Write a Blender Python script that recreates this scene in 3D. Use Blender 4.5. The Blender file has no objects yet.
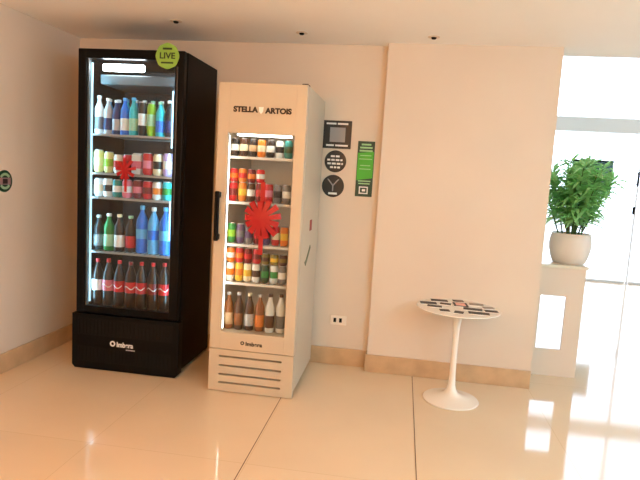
import bpy, bmesh, math, random
from mathutils import Vector, Matrix

random.seed(7)
SC = bpy.context.scene
COL = SC.collection

# ------------------------------------------------------------------ camera, light, exposure
EXPOSURE = 0.0
SKY = 5.0
SKY_RGB = (0.86, 0.97, 1.20)

CAM_H, YAW, PITCH, ROLL = 1.38, math.radians(8.159), math.radians(6.535), math.radians(3.361)
fwd = Vector((-math.sin(YAW) * math.cos(PITCH), math.cos(YAW) * math.cos(PITCH), -math.sin(PITCH)))
rgt0 = Vector((math.cos(YAW), math.sin(YAW), 0))
up0 = rgt0.cross(fwd)
rgt = math.cos(ROLL) * rgt0 + math.sin(ROLL) * up0
upv = rgt.cross(fwd)
cam_data = bpy.data.cameras.new('camera')
cam_data.sensor_width = 36.0
cam_data.lens = 31.376
cam_data.clip_end = 200
cam = bpy.data.objects.new('camera', cam_data)
COL.objects.link(cam)
cam.matrix_world = Matrix(((rgt.x, upv.x, -fwd.x, 0), (rgt.y, upv.y, -fwd.y, 0), (rgt.z, upv.z, -fwd.z, CAM_H), (0, 0, 0, 1)))
SC.camera = cam

world = bpy.data.worlds.new('overcast_sky')
SC.world = world
world.use_nodes = True
wn = world.node_tree
wn.nodes['Background'].inputs['Color'].default_value = (*SKY_RGB, 1)
wn.nodes['Background'].inputs['Strength'].default_value = SKY

SC.view_settings.view_transform = 'Standard'
SC.view_settings.look = 'None'
SC.view_settings.gamma = 1.0
SC.view_settings.use_curve_mapping = False
SC.view_settings.exposure = EXPOSURE


def area_lamp(name, loc, rot, sx, sy, power, color, portal=False):
    d = bpy.data.lights.new(name, 'AREA')
    d.shape = 'RECTANGLE'
    d.size, d.size_y = sx, sy
    d.energy = power
    d.color = color
    o = bpy.data.objects.new(name, d)
    COL.objects.link(o)
    o.location = loc
    o.rotation_euler = rot
    if portal:
        d.cycles.is_portal = True
    return o


area_lamp('window_portal', (2.6, 9.22, 2.05), (math.radians(-90), 0, 0), 4.0, 4.1, 1, (1, 1, 1), True)
area_lamp('window_portal', (4.70, 3.10, 1.05), (0, math.radians(90), 0), 2.09, 2.0, 1, (1, 1, 1), True)
# added fill lamps, out of view over and behind the camera (fittings are built further down)
FILL_LAMPS = [(-1.0, 0.6), (0.3, 0.6), (1.6, 0.6), (-1.0, -1.2), (0.3, -1.2), (1.6, -1.2)]
FILL_RGB = [(43.0, 16.5, 3.0), (26.0, 20.0, 12.0), (18.0, 46.0, 66.0)]     # watts per channel: left, middle, right pair
for i, (lx, ly) in enumerate(FILL_LAMPS):
    ld = bpy.data.lights.new('globe_lamp', 'POINT')
    ld.energy = max(FILL_RGB[i % 3])
    ld.color = [v / max(max(FILL_RGB[i % 3]), 1e-6) for v in FILL_RGB[i % 3]]
    ld.shadow_soft_size = 0.11
    lo = bpy.data.objects.new('globe_lamp', ld)
    COL.objects.link(lo)
    lo.location = (lx, ly, 1.80)

# ------------------------------------------------------------------ helpers


def lin(c):
    return tuple((v / 255 / 12.92) if v / 255 <= 0.04045 else ((v / 255 + 0.055) / 1.055) ** 2.4 for v in c)


def rgba(c):
    return (*lin(c), 1.0)


_mats = {}


def mat(name, c, rough=0.5, metal=0.0, var=0.0, scale=8.0, emit=0.0, spec=0.5, ior=1.5):
    if name in _mats:
        return _mats[name]
    m = bpy.data.materials.new(name)
    m.use_nodes = True
    nt = m.node_tree
    b = nt.nodes['Principled BSDF']
    b.inputs['Base Color'].default_value = rgba(c)
    b.inputs['Roughness'].default_value = rough
    b.inputs['Metallic'].default_value = metal
    b.inputs['Specular IOR Level'].default_value = spec
    b.inputs['IOR'].default_value = ior
    if var > 0:
        tc = nt.nodes.new('ShaderNodeTexCoord')
        nz = nt.nodes.new('ShaderNodeTexNoise')
        nz.inputs['Scale'].default_value = scale
        nz.inputs['Detail'].default_value = 5
        nt.links.new(tc.outputs['Object'], nz.inputs['Vector'])
        cr = nt.nodes.new('ShaderNodeValToRGB')
        cr.color_ramp.elements[0].position = 0.3
        cr.color_ramp.elements[1].position = 0.7
        l = lin(c)
        cr.color_ramp.elements[0].color = (*[v * (1 - var) for v in l], 1)
        cr.color_ramp.elements[1].color = (*[min(1, v * (1 + var)) for v in l], 1)
        nt.links.new(nz.outputs['Fac'], cr.inputs['Fac'])
        nt.links.new(cr.outputs['Color'], b.inputs['Base Color'])
    if emit > 0:
        b.inputs['Emission Color'].default_value = rgba(c)
        b.inputs['Emission Strength'].default_value = emit
    _mats[name] = m
    return m


def glass_mat(name, tint, gloss=1.0, rough=0.02):
    if name in _mats:
        return _mats[name]
    m = bpy.data.materials.new(name)
    m.use_nodes = True
    nt = m.node_tree
    nt.nodes.clear()
    out = nt.nodes.new('ShaderNodeOutputMaterial')
    mix = nt.nodes.new('ShaderNodeMixShader')
    tr = nt.nodes.new('ShaderNodeBsdfTransparent')
    tr.inputs['Color'].default_value = (*tint, 1)
    gl = nt.nodes.new('ShaderNodeBsdfGlossy')
    gl.inputs['Roughness'].default_value = rough
    fr = nt.nodes.new('ShaderNodeFresnel')
    fr.inputs['IOR'].default_value = 1.45
    mu = nt.nodes.new('ShaderNodeMath')
    mu.operation = 'MULTIPLY'
    mu.inputs[1].default_value = gloss
    nt.links.new(fr.outputs[0], mu.inputs[0])
    nt.links.new(mu.outputs[0], mix.inputs[0])
    nt.links.new(tr.outputs[0], mix.inputs[1])
    nt.links.new(gl.outputs[0], mix.inputs[2])
    nt.links.new(mix.outputs[0], out.inputs['Surface'])
    _mats[name] = m
    return m


class MB:
    """collects shapes, then links them as ONE mesh object"""

    def __init__(self):
        self.bm = bmesh.new()

    def box(self, x0, x1, y0, y1, z0, z1, bev=0.0, seg=2):
        r = bmesh.ops.create_cube(self.bm, size=1.0)
        vs = r['verts']
        for v in vs:
            v.co = Vector(((x0 + x1) / 2 + v.co.x * (x1 - x0), (y0 + y1) / 2 + v.co.y * (y1 - y0), (z0 + z1) / 2 + v.co.z * (z1 - z0)))
        if bev > 0:
            es = list({e for v in vs for e in v.link_edges})
            bmesh.ops.bevel(self.bm, geom=es, offset=bev, segments=seg, affect='EDGES', profile=0.5)
        return self

    def lathe(self, prof, cx=0, cy=0, cz=0, seg=28, axis='z'):
        rings = []
        for r, z in prof:
            if r <= 1e-6:
                rings.append([self._v(0, 0, z, cx, cy, cz, axis)])
            else:
                rings.append([self._v(r * math.cos(2 * math.pi * k / seg), r * math.sin(2 * math.pi * k / seg), z, cx, cy, cz, axis) for k in range(seg)])
        for a, b in zip(rings[:-1], rings[1:]):
            for k in range(seg):
                k2 = (k + 1) % seg
                if len(a) == 1 and len(b) == 1:
                    continue
                if len(a) == 1:
                    self.bm.faces.new((a[0], b[k2], b[k]))
                elif len(b) == 1:
                    self.bm.faces.new((a[k], a[k2], b[0]))
                else:
                    self.bm.faces.new((a[k], a[k2], b[k2], b[k]))
        return self

    def _v(self, x, y, z, cx, cy, cz, axis):
        if axis == 'z':
            return self.bm.verts.new((cx + x, cy + y, cz + z))
        if axis == 'y':   # lathe axis points to -Y
            return self.bm.verts.new((cx + x, cy - z, cz + y))
        return self.bm.verts.new((cx + z, cy + x, cz + y))

    def prism(self, pts, d0, d1, plane='xz'):
        """polygon extruded: plane xz -> along y; yz -> along x; xy -> along z"""
        def P(a, b, d):
            return {'xz': (a, d, b), 'yz': (d, a, b), 'xy': (a, b, d)}[plane]
        f = [self.bm.verts.new(P(a, b, d0)) for a, b in pts]
        g = [self.bm.verts.new(P(a, b, d1)) for a, b in pts]
        self.bm.faces.new(f)
        self.bm.faces.new(g[::-1])
        n = len(pts)
        for k in range(n):
            self.bm.faces.new((f[k], g[k], g[(k + 1) % n], f[(k + 1) % n]))
        return self

    def tube(self, pts, r, seg=8, r1=None):
        pts = [Vector(p) for p in pts]
        n = len(pts)
        rings = []
        for i, p in enumerate(pts):
            t = (pts[min(i + 1, n - 1)] - pts[max(i - 1, 0)]).normalized()
            a = t.cross(Vector((0, 0, 1)))
            if a.length < 1e-3:
                a = t.cross(Vector((1, 0, 0)))
            a.normalize()
            b = t.cross(a)
            rr = r if r1 is None else r + (r1 - r) * i / (n - 1)
            rings.append([self.bm.verts.new(p + rr * (math.cos(2 * math.pi * k / seg) * a + math.sin(2 * math.pi * k / seg) * b)) for k in range(seg)])
        for a, b in zip(rings[:-1], rings[1:]):
            for k in range(seg):
                self.bm.faces.new((a[k], a[(k + 1) % seg], b[(k + 1) % seg], b[k]))
        self.bm.faces.new(rings[0][::-1])
        self.bm.faces.new(rings[-1])
        return self

    def quad(self, a, b, c, d):
        self.bm.faces.new([self.bm.verts.new(p) for p in (a, b, c, d)])
        return self

    def build(self, name, m, parent=None, loc=(0, 0, 0), smooth=False, kind=None, label=None):
        bmesh.ops.recalc_face_normals(self.bm, faces=self.bm.faces)
        me = bpy.data.meshes.new(name)
        self.bm.to_mesh(me)
        self.bm.free()
        if m is not None:
            me.materials.append(m)
        if smooth:
            me.polygons.foreach_set('use_smooth', [True] * len(me.polygons))
            me.set_sharp_from_angle(angle=math.radians(38))
        o = bpy.data.objects.new(name, me)
        COL.objects.link(o)
        o.location = loc
        if parent is not None:
            o.parent = parent
        if kind:
            o['kind'] = kind
        if label:
            o['label'] = label
        return o


def tag(o, label, cat, group=None):
    o['label'] = label
    o['category'] = cat
    if group:
        o['group'] = group
    return o


def thing(name, label, cat, loc=(0, 0, 0), group=None):
    o = bpy.data.objects.new(name, None)
    o.empty_display_size = 0.1
    COL.objects.link(o)
    o.location = loc
    return tag(o, label, cat, group)


def lettering(name, body, size, loc, m, parent, depth=0.001, bold=0.0, facing='front', width=None):
    c = bpy.data.curves.new(name + '_curve', 'FONT')
    c.body = body
    c.size = size
    c.align_x = 'CENTER'
    c.align_y = 'CENTER'
    c.extrude = depth
    c.offset = bold
    t = bpy.data.objects.new(name + '_tmp', c)
    COL.objects.link(t)
    dg = bpy.context.evaluated_depsgraph_get()
    me = bpy.data.meshes.new_from_object(t.evaluated_get(dg))
    bpy.data.objects.remove(t)
    bpy.data.curves.remove(c)
    if width:
        xs = [v.co.x for v in me.vertices]
        k = width / (max(xs) - min(xs))
        for v in me.vertices:
            v.co.x *= k
    rot = Matrix.Rotation(math.radians(90), 4, 'X')
    if facing == 'right':
        rot = Matrix.Rotation(math.radians(90), 4, 'Z') @ rot
    me.transform(rot)
    me.materials.clear()
    me.materials.append(m)
    o = bpy.data.objects.new(name, me)
    COL.objects.link(o)
    o.location = loc
    o.parent = parent
    return o


def struct(mb, name, m, parent=None, **kw):
    return mb.build(name, m, parent, kind='structure' if parent is None else None, **kw)


# ------------------------------------------------------------------ materials of the room
M_wall = mat('wall_paint', (223, 207, 189), 0.6, var=0.02, scale=2.0, spec=0.3)
M_ceil = mat('ceiling_paint', (248, 243, 236), 0.8, var=0.015, scale=1.5, spec=0.2)
M_base = mat('beige_stone', (198, 164, 126), 0.35, var=0.12, scale=9.0)
M_white = mat('white_paint', (240, 240, 238), 0.5, var=0.01)
M_alu = mat('pale_aluminium', (205, 210, 208), 0.4)
M_black = mat('black_plastic', (5, 4, 5), 0.4, spec=.15)
M_dark = mat('dark_coat', (15, 8, 8), 0.5, spec=0.1)
M_cream = mat('cream_enamel', (200, 185, 162), 0.35, var=0.015, scale=5)
M_rubber_shade = mat('rubber_and_slot_shade', (18, 14, 12), 0.7)  # rubber of feet and gasket, also the shade behind the cover slots

# porcelain tiles with thin dark joints
M_floor = bpy.data.materials.new('polished_porcelain')
M_floor.use_nodes = True
nt = M_floor.node_tree
bs = nt.nodes['Principled BSDF']
tc = nt.nodes.new('ShaderNodeTexCoord')
mp = nt.nodes.new('ShaderNodeMapping')
mp.inputs['Location'].default_value = (0.645, 0.75, 0)
nt.links.new(tc.outputs['Object'], mp.inputs['Vector'])
bk = nt.nodes.new('ShaderNodeTexBrick')
bk.offset = 0.0
bk.inputs['Scale'].default_value = 1.0
bk.inputs['Brick Width'].default_value = 0.80
bk.inputs['Row Height'].default_value = 1.60
bk.inputs['Mortar Size'].default_value = 0.0014
bk.inputs['Mortar Smooth'].default_value = 0.0
bk.inputs['Bias'].default_value = 0.0
bk.inputs['Color1'].default_value = rgba((238, 214, 182))
bk.inputs['Color2'].default_value = rgba((235, 211, 178))
bk.inputs['Mortar'].default_value = rgba((218, 192, 158))
nt.links.new(mp.outputs['Vector'], bk.inputs['Vector'])
nz = nt.nodes.new('ShaderNodeTexNoise')
nz.inputs['Scale'].default_value = 1.3
nz.inputs['Detail'].default_value = 6
nt.links.new(tc.outputs['Object'], nz.inputs['Vector'])
mx = nt.nodes.new('ShaderNodeMix')
mx.data_type = 'RGBA'
mx.blend_type = 'MULTIPLY'
mx.inputs[0].default_value = 0.18
nt.links.new(bk.outputs['Color'], mx.inputs[6])
nt.links.new(nz.outputs['Fac'], mx.inputs[7])
nt.links.new(mx.outputs[2], bs.inputs['Base Color'])
bs.inputs['Roughness'].default_value = 0.07
bs.inputs['IOR'].default_value = 1.58

# ------------------------------------------------------------------ the setting
XL, YB, ZC = -2.477, 4.003, 2.30          # left wall, back wall, ceiling
XR, YR, YWIN = 4.6, -2.6, 9.10            # right wall, rear wall, window wall
PX0, PX1, PY = -0.171, 0.962, 3.922       # column

struct(MB().box(XL - 0.2, XR + 0.2, YR - 0.2, YWIN + 0.15, -0.1, 0.0), 'floor', M_floor)
YE, ZL = 4.18, 4.20                        # edge of the low ceiling, height of the lobby ceiling
struct(MB().box(XL - 0.2, XR + 0.2, YR - 0.2, YE, ZC, ZC + 0.1), 'ceiling', M_ceil)
struct(MB().box(0.45, XR + 0.2, YE, YWIN + 0.15, ZL, ZL + 0.1), 'ceiling_lobby', M_ceil)
struct(MB().box(0.45, XR, YE - .1, YE, ZC + 0.1, ZL), 'wall_fascia', M_wall)
struct(MB().box(XL - 0.15, XL, YR, YB + 0.15, 0, ZC), 'wall_left', M_wall)
struct(MB().box(XL, PX0, YB, YB + 0.15, 0, ZC), 'wall_back', M_wall)
struct(MB().box(PX0, PX1, PY, 4.75, 0, ZC), 'wall_column', M_wall)
struct(MB().box(0.45, PX1, YE, 4.75, ZC, ZL), 'wall_column_upper', M_wall)
struct(MB().box(0.45, 0.60, 4.75, YWIN, 0, ZL), 'wall_lobby', M_white)
rw = MB().box(XR, XR + 0.15, YR, 2.1, 0, ZC)
rw.box(XR, XR + 0.15, 4.1, YWIN, 0, ZL)
struct(rw, 'wall_right', M_white)
struct(MB().box(XL, XR, YR - 0.15, YR, 0, ZC), 'wall_rear', M_wall)

M_joint = mat('dark_joint', (92, 58, 34), .6)
for k, x in enumerate((0.160, -0.655)):
    struct(MB().box(x - .0022, x + .0022, YR, PY - .016, -.002, .0004), 'trim_%d' % (k + 2), M_joint)

BH = 0.127
struct(MB().box(XL, XL + 0.016, YR, YB, 0, BH, 0.003), 'baseboard_left', M_base)
struct(MB().box(XL + 0.016, PX0 - 0.016, YB - 0.016, YB, 0, BH, 0.003), 'baseboard_back', M_base)
bb = MB().box(PX0 - 0.014, PX1, PY - 0.014, PY, 0, BH, 0.003)
bb.box(PX0 - 0.014, PX0, PY, YB, 0, BH, 0.003)
struct(bb, 'baseboard_column', M_base)

# low wall with a rectangular opening beside the column
lw = MB()
LX0, LX1, LY0, LY1, LZ = 0.962, 1.358, 4.25, 4.57, 0.815
OX0, OX1, OZ0, OZ1 = 1.058, 1.238, 0.203, 0.605
LT = LY0 + .018
lw.box(LX0, OX0, LY0, LT, 0, LZ)
lw.box(OX1, LX1, LY0, LT, 0, LZ)
lw.box(OX0, OX1, LY0, LT, 0, OZ0)
lw.box(OX0, OX1, LY0, LT, OZ1, LZ)
lw.box(LX1 - .018, LX1, LT, LY1, 0, LZ)
lw.box(LX0, LX1 - .018, LT, LY1, LZ - .05, LZ)
struct(lw, 'wall_ledge', M_wall)
struct(MB().box(LX0, LX1 + 0.012, LY0 - 0.012, LY1 + 0.012, LZ, LZ + 0.022, 0.004), 'trim_1', mat('ledge_stone', (226, 216, 196), 0.3, var=0.05))

# glazed front of the lobby
win = bpy.data.objects.new('window_1', None)
COL.objects.link(win)
win.location = (0, YWIN, 0)
win['kind'] = 'structure'
HZ, TZ0, TZ1 = 2.09, 2.285, 2.50
MB().box(0.6, XR, -0.02, 0.14, TZ0, TZ1).build('transom', mat('grey_transom', (240, 244, 240), .5), win)
MB().box(0.6, XR, 0.0, 0.14, ZL - .10, ZL).build('header', M_alu, win)
xs = [0.6, 1.92, 3.515, XR]
M_pane = glass_mat('window_glass', (0.97, 0.985, 0.98), 0.6)
for i, x in enumerate(xs):
    x0 = x if i == 0 else (x - 0.024 if i == 3 else x - 0.012)
    MB().box(x0, x0 + 0.024, 0.03, 0.09, 0.0, ZL - .1, 0.004).build('mullion', M_white, win)
for i in range(3):
    MB().box(xs[i] + 0.03, xs[i + 1] - 0.03, 0.035, 0.085, 0.0, 0.035, 0.004).build('rail', M_white, win)
    MB().box(xs[i] + 0.02, xs[i + 1] - 0.02, 0.055, 0.065, 0.05, TZ0 + .01).build('pane', M_pane, win)
    MB().box(xs[i] + 0.02, xs[i + 1] - 0.02, 0.055, 0.065, TZ1 - .01, ZL - .09).build('pane', M_pane, win)

wi2 = bpy.data.objects.new('added_window', None)  # unseen side window, added to bring more daylight onto column and ceiling
COL.objects.link(wi2)
wi2.location = (XR, 0, 0)
wi2['kind'] = 'structure'
MB().box(0, .14, 2.1, 4.1, HZ, ZC).build('header', M_alu, wi2)
ys = [2.1, 3.1, 4.1]
for i, y in enumerate(ys):
    y0 = y if i == 0 else (y - 0.05 if i == 2 else y - 0.025)
    MB().box(.03, .09, y0, y0 + .05, 0, HZ, 0.004).build('mullion', M_white, wi2)
for i in range(2):
    MB().box(.055, .065, ys[i] + .02, ys[i + 1] - .02, 0, HZ).build('pane', M_pane, wi2)

gd = MB()
gd.box(-12, 30, YWIN + 0.15, 40, -0.12, -0.02)
gd.box(XR + .15, 30, -20, YWIN + .15, -0.12, -0.02)
struct(gd, 'ground', mat('pale_paving', (205, 203, 198), 0.8, var=0.06, scale=0.8))

# ------------------------------------------------------------------ added globes for the fill lamps (over and behind the camera) and ceiling spots
M_diff = mat('globe_glass', (255, 236, 208), 0.4, emit=3.0)
for i, (lx, ly) in enumerate(FILL_LAMPS):
    side = ['left', 'middle', 'right'][i % 3]
    place = 'just ahead of the camera' if i < 3 else 'behind the camera'
    t = thing('added_fill_globe', 'added fill globe lamp, %s one of the row %s' % (side, place), 'lamp', (lx, ly, ZC), 'added fill globes')
    MB().lathe([(0, 0), (.05, 0), (.05, -.015), (.012, -.03), (.006, -.03), (.006, -.37), (.03, -.375), (.035, -.395), (0, -.395)], seg=20).build('canopy', M_white, t, smooth=True)
    g_ = MB().lathe([(0.0, -.12)] + [(.12 * math.sin(math.radians(a_)), -.12 * math.cos(math.radians(a_))) for a_ in range(15, 166, 15)] + [(.03, .116)], seg=28)
    g_.build('globe', glass_mat('globe_shade', (1, .97, .92), .4, .3), t, loc=(0, 0, -.50), smooth=True)
    MB().lathe([(0, -.03), (.022, -.02), (.028, 0), (.02, .025), (0, .032)], seg=16).build('bulb', M_diff, t, loc=(0, 0, -.42), smooth=True)

M_ring = mat('spot_ring', (226, 208, 186), 0.4)
SPOTS = [(-1.50, 3.48, 'above the black fridge'), (-0.73, 3.70, 'above the cream fridge'), (0.12, 3.735, 'in front of the column')]
for x, y, w in SPOTS:
    t = thing('recessed_spotlight', 'small dark recessed ceiling spot %s' % w, 'ceiling spot', (x, y, ZC), 'recessed ceiling spots')
    MB().lathe([(0.018, 0), (0.018, -0.004), (0.028, -0.006), (0.038, -0.003), (0.038, 0)], seg=24).build('trim_ring', M_ring, t, smooth=True)
    MB().lathe([(0.0, -0.016), (0.012, -0.014), (0.017, -0.008), (0.0175, 0)], seg=20).build('lamp', M_black, t, smooth=True)

# ------------------------------------------------------------------ drinks
P_CAN = [(0, 0), (.024, 0), (.026, .004), (.033, .014), (.033, .104), (.0255, .117), (.0265, .121), (.0245, .121), (.0235, .117), (0, .117)]


def scaled(prof, rs, zs):
    return [(r * rs, z * zs) for r, z in prof]


_mesh = {}


def item_mesh(kind, part, r, h):
    key = (kind, part, round(r, 4), round(h, 4))
    if key in _mesh:
        return _mesh[key]
    b = MB()
    S = 22
    if kind == 'can':
        if part == 'body':
            b.lathe(scaled([(0, 0), (.75, 0), (.80, .03), (1, .11), (1, .86), (.80, .965)], r, h), seg=S)
        elif part == 'lid':
            b.lathe([(.80 * r, .965 * h), (.82 * r, h), (.77 * r, h), (.74 * r, .97 * h), (0, .97 * h)], seg=S)
            b.box(-.2 * r, .2 * r, -.55 * r, .1 * r, .97 * h, .985 * h)
        elif part == 'label_band':
            b.lathe([(r, .30 * h), (r * 1.012, .31 * h), (r * 1.012, .64 * h), (r, .65 * h)], seg=S)
    elif kind == 'bottle':            # slim bottle with long neck
        if part == 'body':
            b.lathe([(0, 0), (.88 * r, 0), (r, .03 * h), (r, .60 * h), (.95 * r, .67 * h), (.62 * r, .78 * h), (.42 * r, .85 * h), (.40 * r, .93 * h)], seg=S)
        elif part == 'cap':
            b.lathe([(.40 * r, .92 * h), (.50 * r, .925 * h), (.50 * r, .99 * h), (.45 * r, h), (0, h)], seg=S)
        elif part == 'label_band':
            b.lathe([(r, .12 * h), (r * 1.02, .125 * h), (r * 1.02, .44 * h), (r, .445 * h)], seg=S)
    elif kind == 'pet':               # wide soda bottle: tapering shoulder, waist, petaloid foot
        if part == 'body':
            b.lathe([(0, .01 * h), (.55 * r, 0), (.86 * r, .03 * h), (r, .10 * h), (r, .30 * h), (.95 * r, .36 * h), (.97 * r, .56 * h), (r, .60 * h), (.93 * r, .69 * h), (.62 * r, .81 * h), (.34 * r, .90 * h), (.32 * r, .94 * h)], seg=S)
        elif part == 'cap':
            b.lathe([(.30 * r, .925 * h), (.37 * r, .93 * h), (.37 * r, .99 * h), (.33 * r, h), (0, h)], seg=S)
        elif part == 'label_band':
            b.lathe([(.95 * r, .35 * h), (1.01 * r, .355 * h), (1.01 * r, .575 * h), (.95 * r, .58 * h)], seg=S)
        elif part == 'label_mark':    # wavy pale ribbon across the label
            n = 9
            for k in range(n - 1):
                a0 = math.radians(-150 + 120 * k / (n - 1))
                a1 = math.radians(-150 + 120 * (k + 1) / (n - 1))
                rr = 1.03 * r
                z0 = (.45 + .03 * math.sin(k * 0.9)) * h
                z1 = (.45 + .03 * math.sin((k + 1) * 0.9)) * h
                w = .022 * h
                b.quad((rr * math.cos(a0), rr * math.sin(a0), z0), (rr * math.cos(a1), rr * math.sin(a1), z1), (rr * math.cos(a1), rr * math.sin(a1), z1 + w), (rr * math.cos(a0), rr * math.sin(a0), z0 + w))
    elif kind == 'water':             # ribbed water bottle
        if part == 'body':
            p = [(0, 0), (.85 * r, 0), (r, .03 * h)]
            for k in range(6):
                z = .06 + k * .085
                p += [(r, z * h), (.93 * r, (z + .03) * h), (r, (z + .06) * h)]
            p += [(r, .62 * h), (.9 * r, .70 * h), (.45 * r, .84 * h), (.32 * r, .88 * h), (.32 * r, .93 * h)]
            b.lathe(p, seg=S)
        elif part == 'cap':
            b.lathe([(.32 * r, .915 * h), (.40 * r, .92 * h), (.40 * r, .99 * h), (.36 * r, h), (0, h)], seg=S)
        elif part == 'label_band':
            b.lathe([(.96 * r, .30 * h), (1.02 * r, .31 * h), (1.02 * r, .50 * h), (.96 * r, .51 * h)], seg=S)
    elif kind == 'carton':
        if part == 'body':
            b.box(-r, r, -r, r, 0, h * .9, .003)
            b.prism([(-r, h * .895), (r, h * .895), (0.0, h)], -r * .98, r * .98, 'yz')
        elif part == 'label_band':
            b.box(-r * 1.01, r * 1.01, -r * 1.015, r * 1.01, .28 * h, .62 * h)
    bmesh.ops.recalc_face_normals(b.bm, faces=b.bm.faces)
    me = bpy.data.meshes.new(kind + '_' + part)
    b.bm.to_mesh(me)
    b.bm.free()
    if kind != 'carton':
        me.polygons.foreach_set('use_smooth', [True] * len(me.polygons))
        me.set_sharp_from_angle(angle=math.radians(40))
    me.materials.append(None)
    _mesh[key] = me
    return me


RGBS = {
    'white': (240, 242, 240), 'black': (22, 22, 26), 'navy': (24, 40, 92), 'blue': (36, 116, 222), 'sky blue': (96, 184, 238),
    'cyan': (40, 190, 205), 'teal': (30, 140, 135), 'lime': (150, 205, 50), 'green': (40, 140, 60), 'dark green': (24, 74, 44),
    'pale green': (170, 225, 190), 'pale yellow': (232, 226, 150), 'yellow': (240, 195, 60), 'orange': (236, 130, 40), 'red': (205, 26, 34),
    'dark red': (120, 16, 24), 'pink': (232, 130, 150), 'lilac': (200, 170, 225), 'cream': (240, 226, 190), 'brown': (74, 40, 20),
    'dark brown': (34, 18, 12), 'grey': (120, 118, 120), 'purple': (92, 66, 110), 'beige': (205, 170, 130), 'olive': (130, 110, 40), 'amber': (140, 80, 30),
    'silver': (190, 190, 192),
}


def dmat(col, rough=0.3):
    return mat('print_' + col.replace(' ', '_'), RGBS[col], rough)


NAMES = {'can': ('drink_can', 'drink can', 'can'), 'bottle': ('glass_bottle', 'bottle', 'bottle'), 'pet': ('soda_bottle', 'soda bottle', 'bottle'),
         'water': ('water_bottle', 'water bottle', 'bottle'), 'carton': ('drink_carton', 'drink carton', 'carton')}
ORD = ['leftmost', 'second from left', 'third from left', 'fourth from left', 'fifth from left', 'sixth from left', 'seventh from left', 'eighth from left', 'ninth from left']


def piece(name, me, m, parent, loc=(0, 0, 0), rotz=0.0):
    o = bpy.data.objects.new(name, me)
    COL.objects.link(o)
    o.location = loc
    o.rotation_euler = (0, 0, rotz)
    if parent is not None:
        o.parent = parent
    o.material_slots[0].link = 'OBJECT'
    o.material_slots[0].material = m
    return o


def drink(kind, col, col2, capcol, r, h, loc, where, group):
    nm, word, cat = NAMES[kind]
    o = piece(nm, item_mesh(kind, 'body', r, h), dmat(col), None, (loc[0], loc[1], loc[2] + .0015), random.uniform(-.3, .3) if kind != 'carton' else random.uniform(-.06, .06))
    desc = '%s %s' % (col, word)
    if col2 and col2 != col:
        piece('label_band', item_mesh(kind, 'label_band', r, h), dmat(col2), o)
        desc = '%s %s with %s band' % (col, word, col2)
    if kind == 'can':
        piece('lid', item_mesh(kind, 'lid', r, h), mat('can_lid', (190, 190, 190), 0.3, 0.8), o)
    elif kind != 'carton':
        piece('cap', item_mesh(kind, 'cap', r, h), dmat(capcol or col), o)
    if kind == 'pet':
        piece('label_mark', item_mesh(kind, 'label_mark', r, h), dmat('white'), o)
    if len(('%s %s' % (desc, where)).split()) > 16:
        desc = '%s %s' % (col, word)
    tag(o, '%s, %s' % (desc, where), cat, group)
    return o


def row(items, x0, x1, y, z, shelf, fridge, tier=None, group=None):
    """items: (kind, colour, band colour, cap colour, radius, height); evenly spread from x0 to x1, centre to centre"""
    n = len(items)
    for i, (k, c, c2, cc, r, h) in enumerate(items):
        x = x0 + (x1 - x0) * (i / (n - 1) if n > 1 else .5) 
        o = ORD[i] if i < n - 1 else 'rightmost'
        if n == 1:
            o = 'alone'
        where = '%s%s, %s shelf, %s' % (o, (', ' + tier) if tier else '', shelf, fridge)
        drink(k, c, c2, cc, r, h, (x, y + random.uniform(-.006, .006), z), where, group or 'drinks on the %s shelf of the %s' % (shelf, fridge))


# ------------------------------------------------------------------ black fridge
BX0, BX1, BF, BB, BZ = -2.112, -1.392, 3.386, 3.985, 2.098
bf = thing('drinks_fridge', 'tall black glass door drinks fridge against the back wall in the left corner', 'fridge', ((BX0 + BX1) / 2, (BF + BB) / 2, 0))
ox, oy = bf.location.x, bf.location.y
W, D = (BX1 - BX0) / 2, (BB - BF) / 2
YD = -D + 0.05                        # back of the door
M_bin = mat('dark_liner', (15, 17, 21), 0.5)
c = MB()
c.box(-W, -W + .04, YD, D, .03, BZ, .004)
c.box(W - .04, W, YD, D, .03, BZ, .004)
c.box(-W + .04, W - .04, D - .05, D, .03, BZ)
c.box(-W + .04, W - .04, YD, D - .05, BZ - .045, BZ)
c.box(-W + .04, W - .04, YD, D - .05, .03, .40)
c.build('cabinet', M_dark, bf)
d = MB()
DX0, DX1, DZ0, DZ1 = -W + .005, W - .005, .385, BZ
GX0, GX1, GZ0, GZ1 = -W + .060, W - .066, .432, 2.040
d.box(DX0, GX0, -D, YD - .004, DZ0, DZ1, .005)
d.box(GX1, DX1, -D, YD - .004, DZ0, DZ1, .005)
d.box(GX0 - .004, GX1 + .004, -D, YD - .004, DZ0, GZ0, .005)
d.box(GX0 - .004, GX1 + .004, -D, YD - .004, GZ1, DZ1, .005)
door = d.build('door', M_black, bf)
MB().box(GX0 - .002, GX1 + .002, -D + .012, -D + .020, GZ0 - .002, GZ1 + .002).build('glass_pane', glass_mat('cooler_glass', (.93, .95, .95), 0.8), door)
g = MB()
for (a, b2) in ((GX0, GX0 + .008), (GX1 - .008, GX1)):
    g.box(a, b2, -D + .021, YD - .004, GZ0, GZ1)
g.build('glazing_bead', mat('grey_bead', (120, 126, 132), 0.4), door)
MB().box(GX1 + .014, GX1 + .026, -D - .012, -D, .95, 2.0, .004).build('handle', mat('dark_chrome', (70, 66, 66), .25, .6), door)
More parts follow.
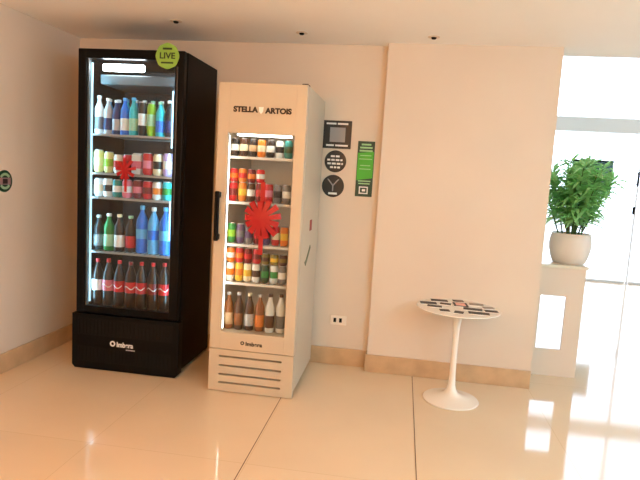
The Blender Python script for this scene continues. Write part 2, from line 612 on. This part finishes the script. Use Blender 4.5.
# liner inside
MB().box(-W + .041, W - .041, D - .056, D - .051, .40, BZ - .045).build('back_liner', M_bin, bf)
BSH = [1.572, 1.318, 1.158, 0.794]
for z in BSH:
    s = MB()
    s.box(-W + .042, W - .042, YD + .022, YD + .034, z - .014, z)
    for k in range(18):
        x = -W + .055 + k * (2 * W - .11) / 17
        s.box(x - .002, x + .002, YD + .034, D - .06, z - .006, z)
    s.box(-W + .042, W - .042, D - .066, D - .058, z - .010, z)
    s.build('shelf', mat('shelf_wire', (170, 178, 182), .35, .3), bf)
M_led = mat('cool_led', (165, 228, 255), .4, emit=48.0)
MB().box(-W + .042, -W + .054, YD + .004, YD + .016, .45, 2.02).build('light_strip', M_led, bf)
MB().box(W - .054, W - .042, YD + .004, YD + .016, .45, 2.02).build('light_strip', M_led, bf)
M_diffuser = mat('led_diffuser_glow', (190, 228, 240), .4, emit=1.1)  # weak visible face of the LED strip; hidden strips light the shelves
MB().box(-W + .066, -W + .075, YD - .002, YD + .010, .45, 2.02).build('shelf_rail', M_diffuser, bf)
MB().box(W - .100, W - .094, YD - .002, YD + .010, 1.50, 1.86).build('shelf_rail', M_diffuser, bf)
MB().box(W - .100, W - .094, YD - .002, YD + .010, .90, 1.16).build('shelf_rail', M_diffuser, bf)
# evaporator cover and lamp under the roof
MB().box(-W + .07, W - .10, YD + .10, D - .06, 1.90, 1.965, .008).build('fan_cover', mat('fan_cover_grey', (92, 100, 104), .4), bf)
MB().box(-W + .10, W - .33, YD + .07, YD + .098, 1.982, 2.030, .012).build('lamp', mat('canopy_lamp', (240, 250, 255), .4, emit=24.0), bf)
# machine cover with grille
gx0, gx1 = -W - .014, W + .016
g = MB().prism([(gx0 + .02, .004), (gx1 - .02, .004), (gx1, .026), (gx1, .378), (gx0, .378), (gx0, .026)], -D - .012, -D + .05, 'xz')
pan = g.build('machine_cover', M_black, bf)
for (z0_, z1_) in ((.245, .345), (.06, .15)):
    g = MB()
    g.box(gx0 + .04, gx1 - .04, -D - .0135, -D - .011, z0_ - .008, z1_ + .008)
    for k in range(26):
        x = gx0 + .05 + k * (gx1 - gx0 - .10) / 25
        g.box(x - .005, x + .005, -D - .016, -D - .010, z0_, z1_)
    g.build('grille', mat('grille_black', (9, 8, 8), .5, spec=.2), pan)
M_logo = mat('white_print', (245, 245, 245), .5, emit=0)
ring = MB()
ring.lathe([(.010, 0), (.010, .003), (.019, .003), (.019, 0)], cx=-.082, cy=-D - .012, cz=.193, axis='y', seg=24)
ring.build('emblem', M_logo, pan)
lettering('lettering', 'Imbera', .046, (.004, -D - .0135, .189), M_logo, pan, bold=.0012, width=.115)
MB().box(.012, .076, -D - .0135, -D - .012, .155, .161).build('printed_line', M_logo, pan)
for sx in (-1, 1):
    for sy in (-1, 1):
        MB().lathe([(0, 0), (.024, 0), (.024, .012), (.012, .014), (.012, .036), (0, .036)], sx * (W - .06), sy * (D - .07), 0, seg=16).build('foot', M_rubber_shade, bf)
# lime sticker on the top right corner of the door
stx, stz = -1.507 - ox, 2.063
st = MB()
pts = [(stx + .076 * math.cos(a) * (1 + .02 * math.cos(8 * a)), stz + .078 * math.sin(a) * (1 + .02 * math.cos(8 * a))) for a in [2 * math.pi * k / 48 for k in range(48)]]
st.prism(pts, -D - .006, -D - .002, 'xz')
stick = st.build('sticker', mat('lime_vinyl', (140, 184, 74), .45), door, label='round lime green sticker')
M_dkgreen = mat('dark_green_print', (26, 52, 20), .5)
lettering('lettering', 'LIVE', .052, (stx, -D - .0072, stz), M_dkgreen, stick, bold=.001, width=.100)
MB().box(stx - .030, stx + .030, -D - .0075, -D - .006, stz + .038, stz + .050).build('printed_bar', M_dkgreen, stick)
MB().box(stx - .040, stx + .040, -D - .0075, -D - .006, stz - .046, stz - .036).build('printed_bar', M_dkgreen, stick)

BF_ = 'black fridge'
yb_ = BF + .135
xa, xb = -2.034, -1.545
row([('bottle', 'white', 'grey', 'white', .0285, .250), ('bottle', 'silver', 'navy', 'white', .0285, .235), ('bottle', 'navy', 'silver', 'white', .0285, .225),
     ('bottle', 'blue', 'white', 'sky blue', .0285, .240), ('bottle', 'cyan', 'pale green', 'sky blue', .0285, .245), ('can', 'black', 'white', None, .028, .220),
     ('can', 'lime', 'pale green', None, .028, .215), ('bottle', 'cyan', 'blue', 'pale green', .0285, .225), ('bottle', 'black', 'navy', 'white', .0285, .235)],
    xa, xb, yb_, BSH[0], 'top', BF_)
row([('can', 'pale yellow', 'cream', None, .033, .150), ('can', 'pale yellow', 'lime', None, .033, .140), ('can', 'white', 'red', None, .033, .125), ('can', 'red', 'dark red', None, .033, .128),
     ('carton', 'white', 'pink', None, .031, .140), ('can', 'red', 'pink', None, .033, .145), ('can', 'cream', 'black', None, .033, .142), ('can', 'lilac', 'white', None, .033, .150)],
    xa, xb, yb_, BSH[1], 'second', BF_)
row([('bottle', 'sky blue', 'white', 'white', .0285, .240), ('bottle', 'navy', 'sky blue', 'white', .0285, .238), ('bottle', 'cyan', 'white', 'sky blue', .0285, .242), ('bottle', 'sky blue', 'blue', 'white', .0285, .240),
     ('bottle', 'teal', 'pale green', 'white', .0285, .240), ('bottle', 'green', 'lime', 'pale green', .0285, .238), ('bottle', 'pale green', 'cyan', 'white', .0285, .240), ('bottle', 'teal', 'cyan', 'white', .0285, .242)],
    xa + .030, xb - .030, yb_ + .085, BSH[0], 'top', BF_, 'back row', 'back row of the top shelf of the black fridge')
row([('can', 'white', 'cream', None, .033, .120), ('can', 'white', 'black', None, .033, .121), ('can', 'teal', 'white', None, .033, .118), ('can', 'pink', 'white', None, .033, .121),
     ('can', 'dark red', 'pink', None, .033, .122), ('can', 'red', 'dark red', None, .033, .121), ('can', 'white', 'orange', None, .033, .119), ('can', 'cyan', 'green', None, .033, .123)],
    xa, xb, yb_, BSH[2], 'third', BF_)
row([('bottle', 'black', 'grey', 'silver', .033, .235), ('bottle', 'green', 'pale green', 'white', .034, .250), ('bottle', 'dark brown', 'white', 'cream', .034, .250), ('bottle', 'dark brown', 'red', 'pale green', .034, .245)],
    xa + .004, xa + .236, yb_, BSH[3], 'fourth', BF_, 'left group')
row([('water', 'blue', 'sky blue', 'sky blue', .040, .318), ('water', 'sky blue', 'blue', 'white', .040, .312), ('water', 'blue', 'sky blue', 'sky blue', .040, .318)],
    xb - .172, xb - .004, yb_, BSH[3], 'fourth', BF_, 'right group')
row([('pet', 'dark brown', 'white', 'red', .0385, .33), ('pet', 'dark brown', 'pink', 'red', .0385, .335), ('pet', 'dark brown', 'red', 'red', .0385, .33), ('pet', 'dark brown', 'red', 'dark red', .0385, .325),
     ('pet', 'dark brown', 'red', 'red', .0385, .33), ('pet', 'dark brown', 'dark red', 'red', .0385, .33), ('pet', 'dark brown', 'red', 'red', .0385, .335)],
    xa + .005, xb - .005, yb_, .401, 'bottom', BF_)

# ------------------------------------------------------------------ cream fridge
WX0, WX1, WF, WB, WZ = -1.126, -.588, 3.260, 3.965, 1.900
wf = thing('drinks_fridge', 'cream narrow glass door drinks fridge with red bow standing right of the black one', 'fridge', ((WX0 + WX1) / 2, (WF + WB) / 2, 0))
vx = wf.location.x
W, D = (WX1 - WX0) / 2, (WB - WF) / 2
YD = -D + .055
c = MB()
c.box(-W, -W + .035, YD, D, .03, WZ, .004)
c.box(W - .035, W, YD, D, .03, WZ, .004)
c.box(-W + .035, W - .035, D - .05, D, .03, WZ)
c.box(-W + .035, W - .035, YD, D - .05, 1.62, WZ)
c.box(-W + .035, W - .035, YD, D - .05, .03, .372)
c.build('cabinet', M_cream, wf)
gx0, gx1, gz0, gz1 = -1.056 - vx, -.655 - vx, .385, 1.605
d = MB()
d.box(-W, gx0, -D, YD - .028, .275, WZ, .004)
d.box(gx1, W, -D, YD - .028, .275, WZ, .004)
d.box(gx0 - .004, gx1 + .004, -D, YD - .028, .275, gz0, .004)
d.box(gx0 - .004, gx1 + .004, -D, YD - .028, gz1, WZ, .004)
door = d.build('door', M_cream, wf)
gk = MB()
gk.box(-W + .012, -W + .034, YD - .028, YD, .285, WZ - .012)
gk.box(W - .034, W - .012, YD - .028, YD, .285, WZ - .012)
gk.build('gasket', M_rubber_shade, wf)
MB().box(gx0 - .002, gx1 + .002, -D + .012, -D + .020, gz0 - .002, gz1 + .002).build('glass_pane', glass_mat('cooler_glass', (.93, .95, .95), .8), door)
# black pull handle on the left stile
h = MB()
h.box(-W + .014, -W + .042, -D - .050, -D - .030, .955, 1.255, .006)
h.box(-W + .016, -W + .040, -D - .034, -D, 1.215, 1.250, .004)
h.box(-W + .016, -W + .040, -D - .034, -D, .960, .995, .004)
h.build('handle', M_black, door, label='black pull handle')
M_ink = mat('dark_ink', (38, 26, 22), .5)
lettering('lettering', 'STELLA', .043, (-.957 - vx, -D - .0012, 1.744), M_ink, door, bold=.0022, width=.150)
lettering('lettering', 'ARTOIS', .043, (-.757 - vx, -D - .0012, 1.741), M_ink, door, bold=.0022, width=.160)
em = MB()
ex = -.862 - vx
em.prism([(ex - .014, 1.762), (ex + .014, 1.762), (ex + .011, 1.735), (ex, 1.722), (ex - .011, 1.735)], -D - .003, -D, 'xz')
em.build('emblem', mat('pale_emblem', (250, 244, 236), .5), door)
# inside: pale liner, shelves, LED strips
M_liner = mat('white_liner', (228, 222, 212), .5)
MB().box(-W + .036, W - .036, D - .056, D - .051, .372, 1.62).build('back_liner', M_liner, wf)
WSH = [1.472, 1.194, .931, .688]
for z in WSH:
    s = MB()
    s.box(-W + .037, W - .037, YD + .020, YD + .032, z - .016, z)
    for k in range(14):
        x = -W + .05 + k * (2 * W - .10) / 13
        s.box(x - .002, x + .002, YD + .032, D - .06, z - .006, z)
    s.box(-W + .037, W - .037, D - .066, D - .058, z - .010, z)
    s.build('shelf', mat('white_wire', (235, 232, 225), .4), wf)
MB().box(-W + .060, -W + .070, -D + .024, -D + .040, .40, 1.59).build('light_strip', mat('white_led', (255, 250, 240), .4, emit=14.0), wf)
MB().box(-W + .10, W - .10, YD + .02, YD + .05, 1.595, 1.618, .004).build('light_strip', mat('white_led_top', (255, 250, 240), .4, emit=9.0), wf)
# lower cover with four slots
lc = MB()
slots = [.229, .170, .113, .060]
sx0, sx1 = -1.062 - vx, -.662 - vx
edges = [.272] + [v for s_ in slots for v in (s_ + .006, s_ - .006)] + [.005]
lc.box(-W, sx0, -D, -D + .045, .005, .272)
lc.box(sx1, W, -D, -D + .045, .005, .272)
for k in range(0, len(edges), 2):
    lc.box(sx0, sx1, -D, -D + .045, edges[k + 1], edges[k])
cov = lc.build('machine_cover', M_cream, wf)
MB().box(-W + .02, W - .02, -D + .030, -D + .050, .04, .262).build('slot_backing', M_rubber_shade, cov)  # dark sheet standing in for the shade inside the slots
ring = MB()
ring.lathe([(.006, 0), (.006, .003), (.012, .003), (.012, 0)], cx=-.915 - vx, cy=-D + .001, cz=.325, axis='y', seg=20)
ring.build('emblem', M_ink, door)
lettering('lettering', 'Imbera', .034, (-.842 - vx, -D - .0012, .322), M_ink, door, bold=.001, width=.105)
# hinge cap on the top right and two small marks on the side
MB().box(W - .04, W - .004, -D + .02, -D + .09, WZ, WZ + .008, .002).build('hinge', M_rubber_shade, wf)
MB().box(W, W + .003, -D + .33, -D + .40, 1.02, 1.09).build('side_mark', mat('red_mark', (150, 46, 34), .5), wf, label='small red mark')
MB().prism([(-D + .20, .83), (-D + .24, .80), (-D + .40, .90), (-D + .38, .92), (-D + .25, .84)], W, W + .003, 'yz').build('side_mark', mat('green_mark', (92, 104, 70), .5), wf, label='small grey green mark')
for sx in (-1, 1):
    for sy in (-1, 1):
        MB().lathe([(0, 0), (.022, 0), (.022, .010), (.012, .012), (.012, .034), (0, .034)], sx * (W - .05), sy * (D - .06), 0, seg=16).build('foot', M_rubber_shade, wf)

WF_ = 'cream fridge'
yw_ = WF + .135
xa, xb = -1.052, -.712
row([('can', 'black', 'white', None, .026, .110), ('can', 'brown', 'cream', None, .026, .112), ('can', 'black', 'beige', None, .026, .110), ('can', 'orange', 'cream', None, .026, .108), ('can', 'dark brown', 'white', None, .026, .110), ('can', 'white', 'black', None, .026, .106), ('can', 'teal', 'dark green', None, .026, .110)],
    xa, xb, yw_, WSH[0], 'top', WF_)
row([('can', 'red', 'dark red', None, .026, .118), ('can', 'orange', 'yellow', None, .026, .119), ('can', 'brown', 'white', None, .026, .117), ('can', 'dark red', 'red', None, .026, .119), ('can', 'red', 'pink', None, .026, .118), ('can', 'grey', 'black', None, .026, .116), ('can', 'grey', 'white', None, .026, .118)],
    xa, xb, yw_, WSH[1], 'second', WF_, 'lower tier')
for i, (c1, c2, hh) in enumerate([('red', 'orange', .118), ('orange', 'red', .119), ('dark red', 'orange', .117), ('red', 'white', .119)]):
    drink('can', c1, c2, None, .026, .085, (xa + i * (xb - xa) / 6, yw_, WSH[1] + hh), '%s, upper tier, second shelf, cream fridge' % (ORD[i] if i < 3 else 'rightmost'), 'drinks on the second shelf of the cream fridge')
row([('can', 'green', 'lime', None, .026, .125), ('can', 'purple', 'grey', None, .026, .122), ('can', 'grey', 'purple', None, .026, .122), ('can', 'dark red', 'red', None, .026, .122), ('can', 'purple', 'dark red', None, .026, .122), ('can', 'red', 'cream', None, .026, .122), ('can', 'orange', 'yellow', None, .026, .122)],
    xa, xb, yw_, WSH[2], 'third', WF_)
row([('can', 'white', 'orange', None, .026, .118), ('can', 'yellow', 'orange', None, .026, .119), ('can', 'cream', 'yellow', None, .026, .117), ('can', 'white', 'brown', None, .026, .119), ('can', 'dark green', 'green', None, .026, .118), ('can', 'white', 'green', None, .026, .117), ('can', 'grey', 'white', None, .026, .118)],
    xa, xb, yw_, WSH[3], 'fourth', WF_, 'lower tier')
for i, (c1, c2, hh) in enumerate([('orange', 'white', .118), ('red', 'orange', .119), ('dark red', 'red', .117), ('red', 'dark red', .119), ('olive', 'brown', .118), ('olive', 'yellow', .117), ('brown', 'olive', .118)]):
    drink('can', c1, c2, None, .026, .095 if i < 4 else .070, (xa + i * (xb - xa) / 6, yw_, WSH[3] + hh), '%s, upper tier, fourth shelf, cream fridge' % (ORD[i] if i < 6 else 'rightmost'), 'drinks on the fourth shelf of the cream fridge')
row([('bottle', 'amber', 'beige', 'silver', .029, .235), ('bottle', 'brown', 'amber', 'silver', .029, .240), ('bottle', 'brown', 'silver', 'cream', .029, .238), ('bottle', 'amber', 'orange', 'silver', .029, .236), ('bottle', 'white', 'brown', 'brown', .029, .245), ('bottle', 'white', 'grey', 'brown', .029, .248)],
    xa, xb, yw_, .374, 'bottom', WF_)


# ------------------------------------------------------------------ red gift bows on the fridge doors
def bow(cx, cz, y, R, n, up, down, label):
    t = thing('gift_bow', label, 'bow', (cx, y, cz))
    m_red = mat('red_ribbon', (172, 7, 18), .45)
    b = MB()
    for k in range(n):
        a = 2 * math.pi * k / n + .2
        L = R * random.uniform(.78, 1.05)
        w = R * .15
        dx, dz = math.cos(a), math.sin(a)
        px, pz = -dz, dx
        N = 8
        prev = None
        for j in range(N + 1):
            tt = j / N
            s_ = math.sin(math.pi * tt)
            rad = L * s_ if tt <= .5 else L * s_
            yy = -.004 - .035 * tt * (R / .12)
            ww = w * (.35 + .65 * s_)
            cur = ((rad * dx - ww * px, yy, rad * dz - ww * pz), (rad * dx + ww * px, yy, rad * dz + ww * pz))
            if prev:
                b.quad(prev[0], cur[0], cur[1], prev[1])
            prev = cur
    bmesh.ops.remove_doubles(b.bm, verts=b.bm.verts, dist=.0004)
    ob = b.build('loops', m_red, t)
    so = ob.modifiers.new('thickness', 'SOLIDIFY')
    so.thickness = .0015
    MB().lathe([(0, .036 * R / .12), (.018 * R / .12, .032 * R / .12), (.026 * R / .12, .018 * R / .12), (.02 * R / .12, .002)], axis='y', seg=14).build('knot', m_red, t, smooth=True)
    wv = R * .11
    MB().box(-wv, wv, -.0025, -.0005, -down, up).build('ribbon', m_red, t)
    return t


bow(-.828, 1.105, WF, .125, 13, .22, .22, 'large red star shaped gift bow with ribbon on the cream fridge door')
bow(-1.770, 1.345, BF, .075, 9, .05, .14, 'small red gift bow on the glass of the black fridge door')

# ------------------------------------------------------------------ signs
M_signblack = mat('sign_black', (20, 20, 24), .4)
M_signwhite = mat('sign_white', (232, 232, 230), .5)
M_signgrey = mat('sign_grey', (150, 148, 150), .5)


def disc(mb, cx, y, cz, r, t, seg=40):
    return mb.lathe([(0, t), (r * .97, t), (r, t * .6), (r, 0)], cx=cx, cy=y, cz=cz, axis='y', seg=seg)


sg = thing('wall_sign', 'square black sign with grey centre, topmost on the back wall', 'sign', (-.494, YB, 1.679))
MB().box(-.101, .101, -.006, 0, -.098, .098, .002).build('board', M_signblack, sg)
MB().box(-.052, .058, -.0075, -.006, -.052, .050).build('pale_square', M_signgrey, sg)
q = MB()
for (a, b2, z) in ((-.080, -.01, .076), (.0, .075, .076), (-.075, -.02, -.076), (-.01, .08, -.076)):
    MB().box(a, b2, -.0075, -.006, z - .006, z + .006).build('printed_line', M_signwhite, sg)
sg = thing('wall_sign', 'round black sign with rows of white print, below the square sign', 'sign', (-.496, YB, 1.490))
disc(MB(), 0, 0, 0, .078, .006).build('board', M_signblack, sg, smooth=True)
q = MB()
for z, ww in ((.036, .034), (.010, .058), (-.016, .056), (-.042, .036)):
    q = MB()
    x = -ww
    while x < ww - .006:
        l = random.uniform(.014, .03)
        q.box(x, min(x + l, ww), -.0078, -.006, z - .0065, z + .0065)
        x += l + .007
    q.build('printed_line', M_signwhite, sg)
sg = thing('wall_sign', 'round black sign with pale glass symbol, lowest on the back wall', 'sign', (-.503, YB, 1.314))
disc(MB(), 0, 0, 0, .080, .006).build('board', M_signblack, sg, smooth=True)
q = MB()
q.prism([(-.044, .050), (-.034, .050), (.004, .006), (-.004, .002)], -.0078, -.006, 'xz')
q.prism([(.044, .050), (.034, .050), (-.004, .006), (.004, .002)], -.0078, -.006, 'xz')
q.box(-.004, .004, -.0078, -.006, -.036, .004)
q.build('symbol', M_signgrey, sg)
MB().box(-.030, .032, -.0078, -.006, -.060, -.046).build('printed_line', M_signwhite, sg)

sg = thing('wall_banner', 'narrow vertical green banner with dark ends on the back wall', 'banner', (-.281, YB, 1.447))
M_bgreen = mat('banner_green', (50, 160, 50), .5)
MB().box(-.060, .060, -.006, 0, -.195, .195, .002).build('board', mat('banner_dark_green', (16, 58, 38), .45), sg)
MB().prism([(-.056, .112), (.056, .124), (.056, -.062), (-.056, -.080)], -.0072, -.006, 'xz').build('bright_field', mat('banner_bright', (66, 176, 40), .5), sg)
M_bpale = mat('banner_pale', (150, 205, 150), .5)
for z, ww, hh in ((.172, .034, .006), (.150, .044, .006), (.128, .046, .006), (.095, .04, .003), (.070, .046, .003), (.025, .036, .003), (.0, .040, .003), (-.085, .044, .004), (-.103, .040, .004)):
    MB().box(-ww, ww, -.0085, -.006, z - hh, z + hh).build('printed_line', M_bpale, sg)
q = MB()
for (a, b2, z0, z1) in ((-.034, .030, -.132, -.124), (-.034, .030, -.176, -.168), (-.034, -.026, -.168, -.132), (.022, .030, -.168, -.132), (-.012, .012, -.158, -.142)):
    q.box(a, b2, -.0085, -.006, z0, z1)
q.build('emblem', M_signwhite, sg)

# round sign on the left wall
sg = thing('wall_sign', 'round dark green sign on the left wall at the edge of view', 'sign', (XL, 3.186, 1.233))
MB().lathe([(.0, .006), (.066, .006), (.069, .004), (.069, 0)], axis='x', seg=40).build('board', mat('sign_green', (22, 66, 40), .45), sg, smooth=True)
q = MB()
n = 24
pts = [(.052 * math.cos(math.radians(35 + 110 * k / n)), .052 * math.sin(math.radians(35 + 110 * k / n))) for k in range(n + 1)]
pts += [(.036 * math.cos(math.radians(145 - 110 * k / n)), .036 * math.sin(math.radians(145 - 110 * k / n))) for k in range(n + 1)]
q.prism(pts, .006, .0078, 'yz')
q.prism([(-a, -b2) for a, b2 in pts], .006, .0078, 'yz')
q.build('pale_arcs', mat('sign_pale_green', (150, 190, 150), .5), sg)
MB().box(.006, .0078, -.050, .050, -.022, .022).build('centre_field', mat('sign_mauve', (150, 118, 120), .5), sg)
MB().prism([(-.022, -.016), (.020, -.016), (.020, .014), (-.022, .014)], .0078, .009, 'yz').build('symbol', mat('sign_dark_brown', (52, 26, 26), .5), sg)

# outlet
sg = thing('wall_outlet', 'white double wall outlet with dark sockets, low beside the column', 'outlet', (-.402, YB, .335))
MB().box(-.060, .060, -.008, 0, -.036, .036, .004).build('cover_plate', mat('outlet_white', (238, 226, 212), .4), sg)
for x in (-.026, .016):
    MB().box(x - .010, x + .010, -.0095, -.008, -.016, .016, .0006).build('socket', M_black, sg)

# ------------------------------------------------------------------ tulip table with leaflets
TX, TY, TZ = .398, 3.555, .605
tb = thing('side_table', 'small round white pedestal table with leaflets on top before the column', 'table', (TX, TY, 0))
M_tab = mat('white_lacquer', (240, 232, 220), .25)
MB().lathe([(0, 0), (.176, 0), (.178, .004), (.174, .009), (.13, .018), (.08, .030), (.045, .048), (.030, .075), (.024, .10)], seg=56).build('base', M_tab, tb, smooth=True)
MB().lathe([(.024, .098), (.020, .16), (.0185, .30), (.020, .45), (.028, .53), (.045, .570), (.07, .583), (0, .585)], seg=36).build('stem', M_tab, tb, smooth=True)
MB().lathe([(0, TZ - .022), (.16, TZ - .022), (.245, TZ - .012), (.260, TZ - .004), (.258, TZ), (0, TZ)], seg=64).build('tabletop', M_tab, tb, smooth=True)
CARDS = [  # dx, dy, w, d, rot, colour, label
    (-.185, .045, .105, .065, 4, 'dark', 'dark leaflet lying at the left edge of the white table'),
    (-.150, -.035, .090, .05, -6, 'dark', 'dark leaflet on the left of the table, nearest the left edge at front'),
    (-.110, .150, .110, .06, 3, 'dark', 'dark leaflet at the back left of the white table'),
    (-.075, .060, .070, .05, -10, 'dark', 'small dark leaflet left of the pink one on the table'),
    (.015, .185, .070, .05, 6, 'dark', 'small dark leaflet at the very back of the table'),
    (.020, .075, .090, .11, 2, 'pink', 'pink faced leaflet with dark border in the middle of the table'),
    (.125, .120, .090, .06, -4, 'grey', 'grey leaflet at the back right of the table'),
    (.190, .045, .070, .05, 10, 'grey', 'small grey leaflet near the right end of the table'),
    (.085, -.030, .115, .06, -5, 'dark', 'dark leaflet just right of the table centre'),
    (.195, -.045, .080, .05, 2, 'dark', 'dark leaflet at the right edge of the white table'),
    (.110, -.130, .125, .06, -3, 'dark', 'long dark leaflet at the front right of the table'),
    (-.010, -.150, .055, .06, -14, 'dark', 'small dark leaflet at the front middle of the table'),
    (-.095, -.130, .060, .05, 5, 'dark', 'small dark leaflet at the front left of the table'),
]
M_cards = {'dark': mat('leaflet_dark', (52, 34, 26), .5), 'grey': mat('leaflet_grey', (150, 132, 116), .5), 'pink': mat('leaflet_pink', (225, 165, 150), .5)}
for dx, dy, w, dd, rot, col, lab in CARDS:
    t = thing('leaflet', lab, 'leaflet', (TX + dx, TY + dy, TZ), 'leaflets on the side table')
    t.rotation_euler = (0, 0, math.radians(rot))
    MB().box(-w / 2, w / 2, -dd / 2, dd / 2, .0003, .004).build('pages', mat('leaflet_paper', (240, 232, 220), .6), t)
    MB().box(-w / 2, w / 2, -dd / 2, dd / 2, .004, .0062).build('cover', M_cards['dark' if col == 'pink' else col], t)
    if col == 'pink':
        MB().box(-w / 2 + .014, w / 2 - .014, -dd / 2 + .016, dd / 2 - .016, .0062, .0068).build('picture', M_cards['pink'], t)

# ------------------------------------------------------------------ potted plant on the ledge
PXc, PYc, PZ = 1.270, 4.41, LZ + .022
pl = thing('potted_plant', 'bushy green leafy plant in a pale round pot on the ledge', 'plant', (PXc, PYc, PZ))
MB().lathe([(0, 0), (.105, 0), (.115, .008), (.132, .05), (.146, .11), (.149, .15), (.143, .20), (.136, .218), (.140, .228), (.128, .228), (.120, .20), (0, .195)], seg=40).build('pot', mat('pale_ceramic', (226, 212, 198), .4, var=.03), pl, smooth=True)
MB().lathe([(0, .212), (.06, .214), (.117, .208)], seg=24).build('soil', mat('dark_soil', (44, 32, 22), .9, var=.3, scale=60), pl)
lf = MB()
rng = random.Random(11)
TOPS = []
for k in range(18):
    a = 2 * math.pi * k / 13 + rng.uniform(-.3, .3)
    r0 = rng.uniform(.02, .09)
    r1 = r0 + rng.uniform(.05, .20)
    if k >= 13:
        r0, r1 = .03, .07
    b0 = Vector((r0 * math.cos(a), r0 * math.sin(a), .205))
    b1 = Vector((r1 * math.cos(a), r1 * math.sin(a), rng.uniform(.52, .78) if k < 13 else rng.uniform(.68, .78)))
    mid = (b0 + b1) / 2 + Vector((rng.uniform(-.02, .02), rng.uniform(-.02, .02), 0))
    MB().tube([b0, mid, b1], .006, 6, .003).build('cane', mat('cane_green', (74, 96, 44), .6), pl, smooth=True)
    TOPS.append((b0, mid, b1, a))


def leaf(p, d, L, w):
    d = d.normalized()
    s = d.cross(Vector((0, 0, 1)))
    if s.length < .05:
        s = Vector((1, 0, 0))
    s.normalize()
    u = s.cross(d)
    ps = []
    for j, (t_, ww) in enumerate(((0, .12), (.3, .9), (.6, .85), (1, .04))):
        c_ = p + d * L * t_ + Vector((0, 0, -1)) * (L * .30 * t_ * t_)
        ps.append((c_ - s * w * ww + u * w * ww * .35, c_, c_ + s * w * ww + u * w * ww * .35))
    vs = [[lf.bm.verts.new(q_) for q_ in r_] for r_ in ps]
    for a_, b_ in zip(vs[:-1], vs[1:]):
        lf.bm.faces.new((a_[0], a_[1], b_[1], b_[0]))
        lf.bm.faces.new((a_[1], a_[2], b_[2], b_[1]))


for (b0, mid, b1, a) in TOPS:
    for j in range(110):
        t_ = rng.uniform(.22, 1.0)
        base = (b0.lerp(mid, t_ * 2) if t_ < .5 else mid.lerp(b1, t_ * 2 - 1))
        th = rng.uniform(0, 2 * math.pi)
        el = rng.uniform(-.1, 1.0)
        LL = rng.uniform(.11, .20)
        if base.x + math.cos(th) * math.cos(el) * LL < PX1 - PXc + .02:
            continue
        leaf(base, Vector((math.cos(th) * math.cos(el), math.sin(th) * math.cos(el), math.sin(el))), LL, rng.uniform(.010, .018))
m_leaf = mat('leaf_green', (172, 224, 166), .45, var=.45, scale=14)  # paler than real leaves: the strong backlight is put into the colour
ln = m_leaf.node_tree
tl = ln.nodes.new('ShaderNodeBsdfTranslucent')
tl.inputs['Color'].default_value = rgba((176, 230, 150))
ms = ln.nodes.new('ShaderNodeMixShader')
ms.inputs[0].default_value = .6
ln.links.new(ln.nodes['Principled BSDF'].outputs[0], ms.inputs[1])
ln.links.new(tl.outputs[0], ms.inputs[2])
ln.links.new(ms.outputs[0], ln.nodes['Material Output'].inputs['Surface'])
lf.build('foliage', m_leaf, pl, smooth=True)

# grey-green panel with a dark top rail, hung on the inside of the glazed front behind the plant
t = thing('hanging_panel', 'grey green panel with dark top rail on the glazing behind the plant', 'panel', (2.83, YWIN + .03, 1.33))
MB().box(-.30, .295, -.012, -.004, 0, .51).build('sheet', glass_mat('frosted_green_sheet', (.13, .18, .16), .5, .2), t)
MB().box(-.305, .302, -.018, -.001, .51, .535, .003).build('rail', M_black, t)

# black pull handle and lock on the glazed door leaf
dr = bpy.data.objects.new('door_1', None)
COL.objects.link(dr)
dr.location = (3.485, YWIN + .03, 0)
dr['kind'] = 'structure'
hd = MB().box(-.012, .012, -.06, -.04, 1.50, 1.72, .004)
hd.box(-.010, .010, -.045, 0, 1.52, 1.54)
hd.box(-.010, .010, -.045, 0, 1.68, 1.70)
hd.build('handle', M_black, dr)
MB().box(-.016, .016, -.03, 0, 1.08, 1.19, .004).build('lock', M_black, dr)
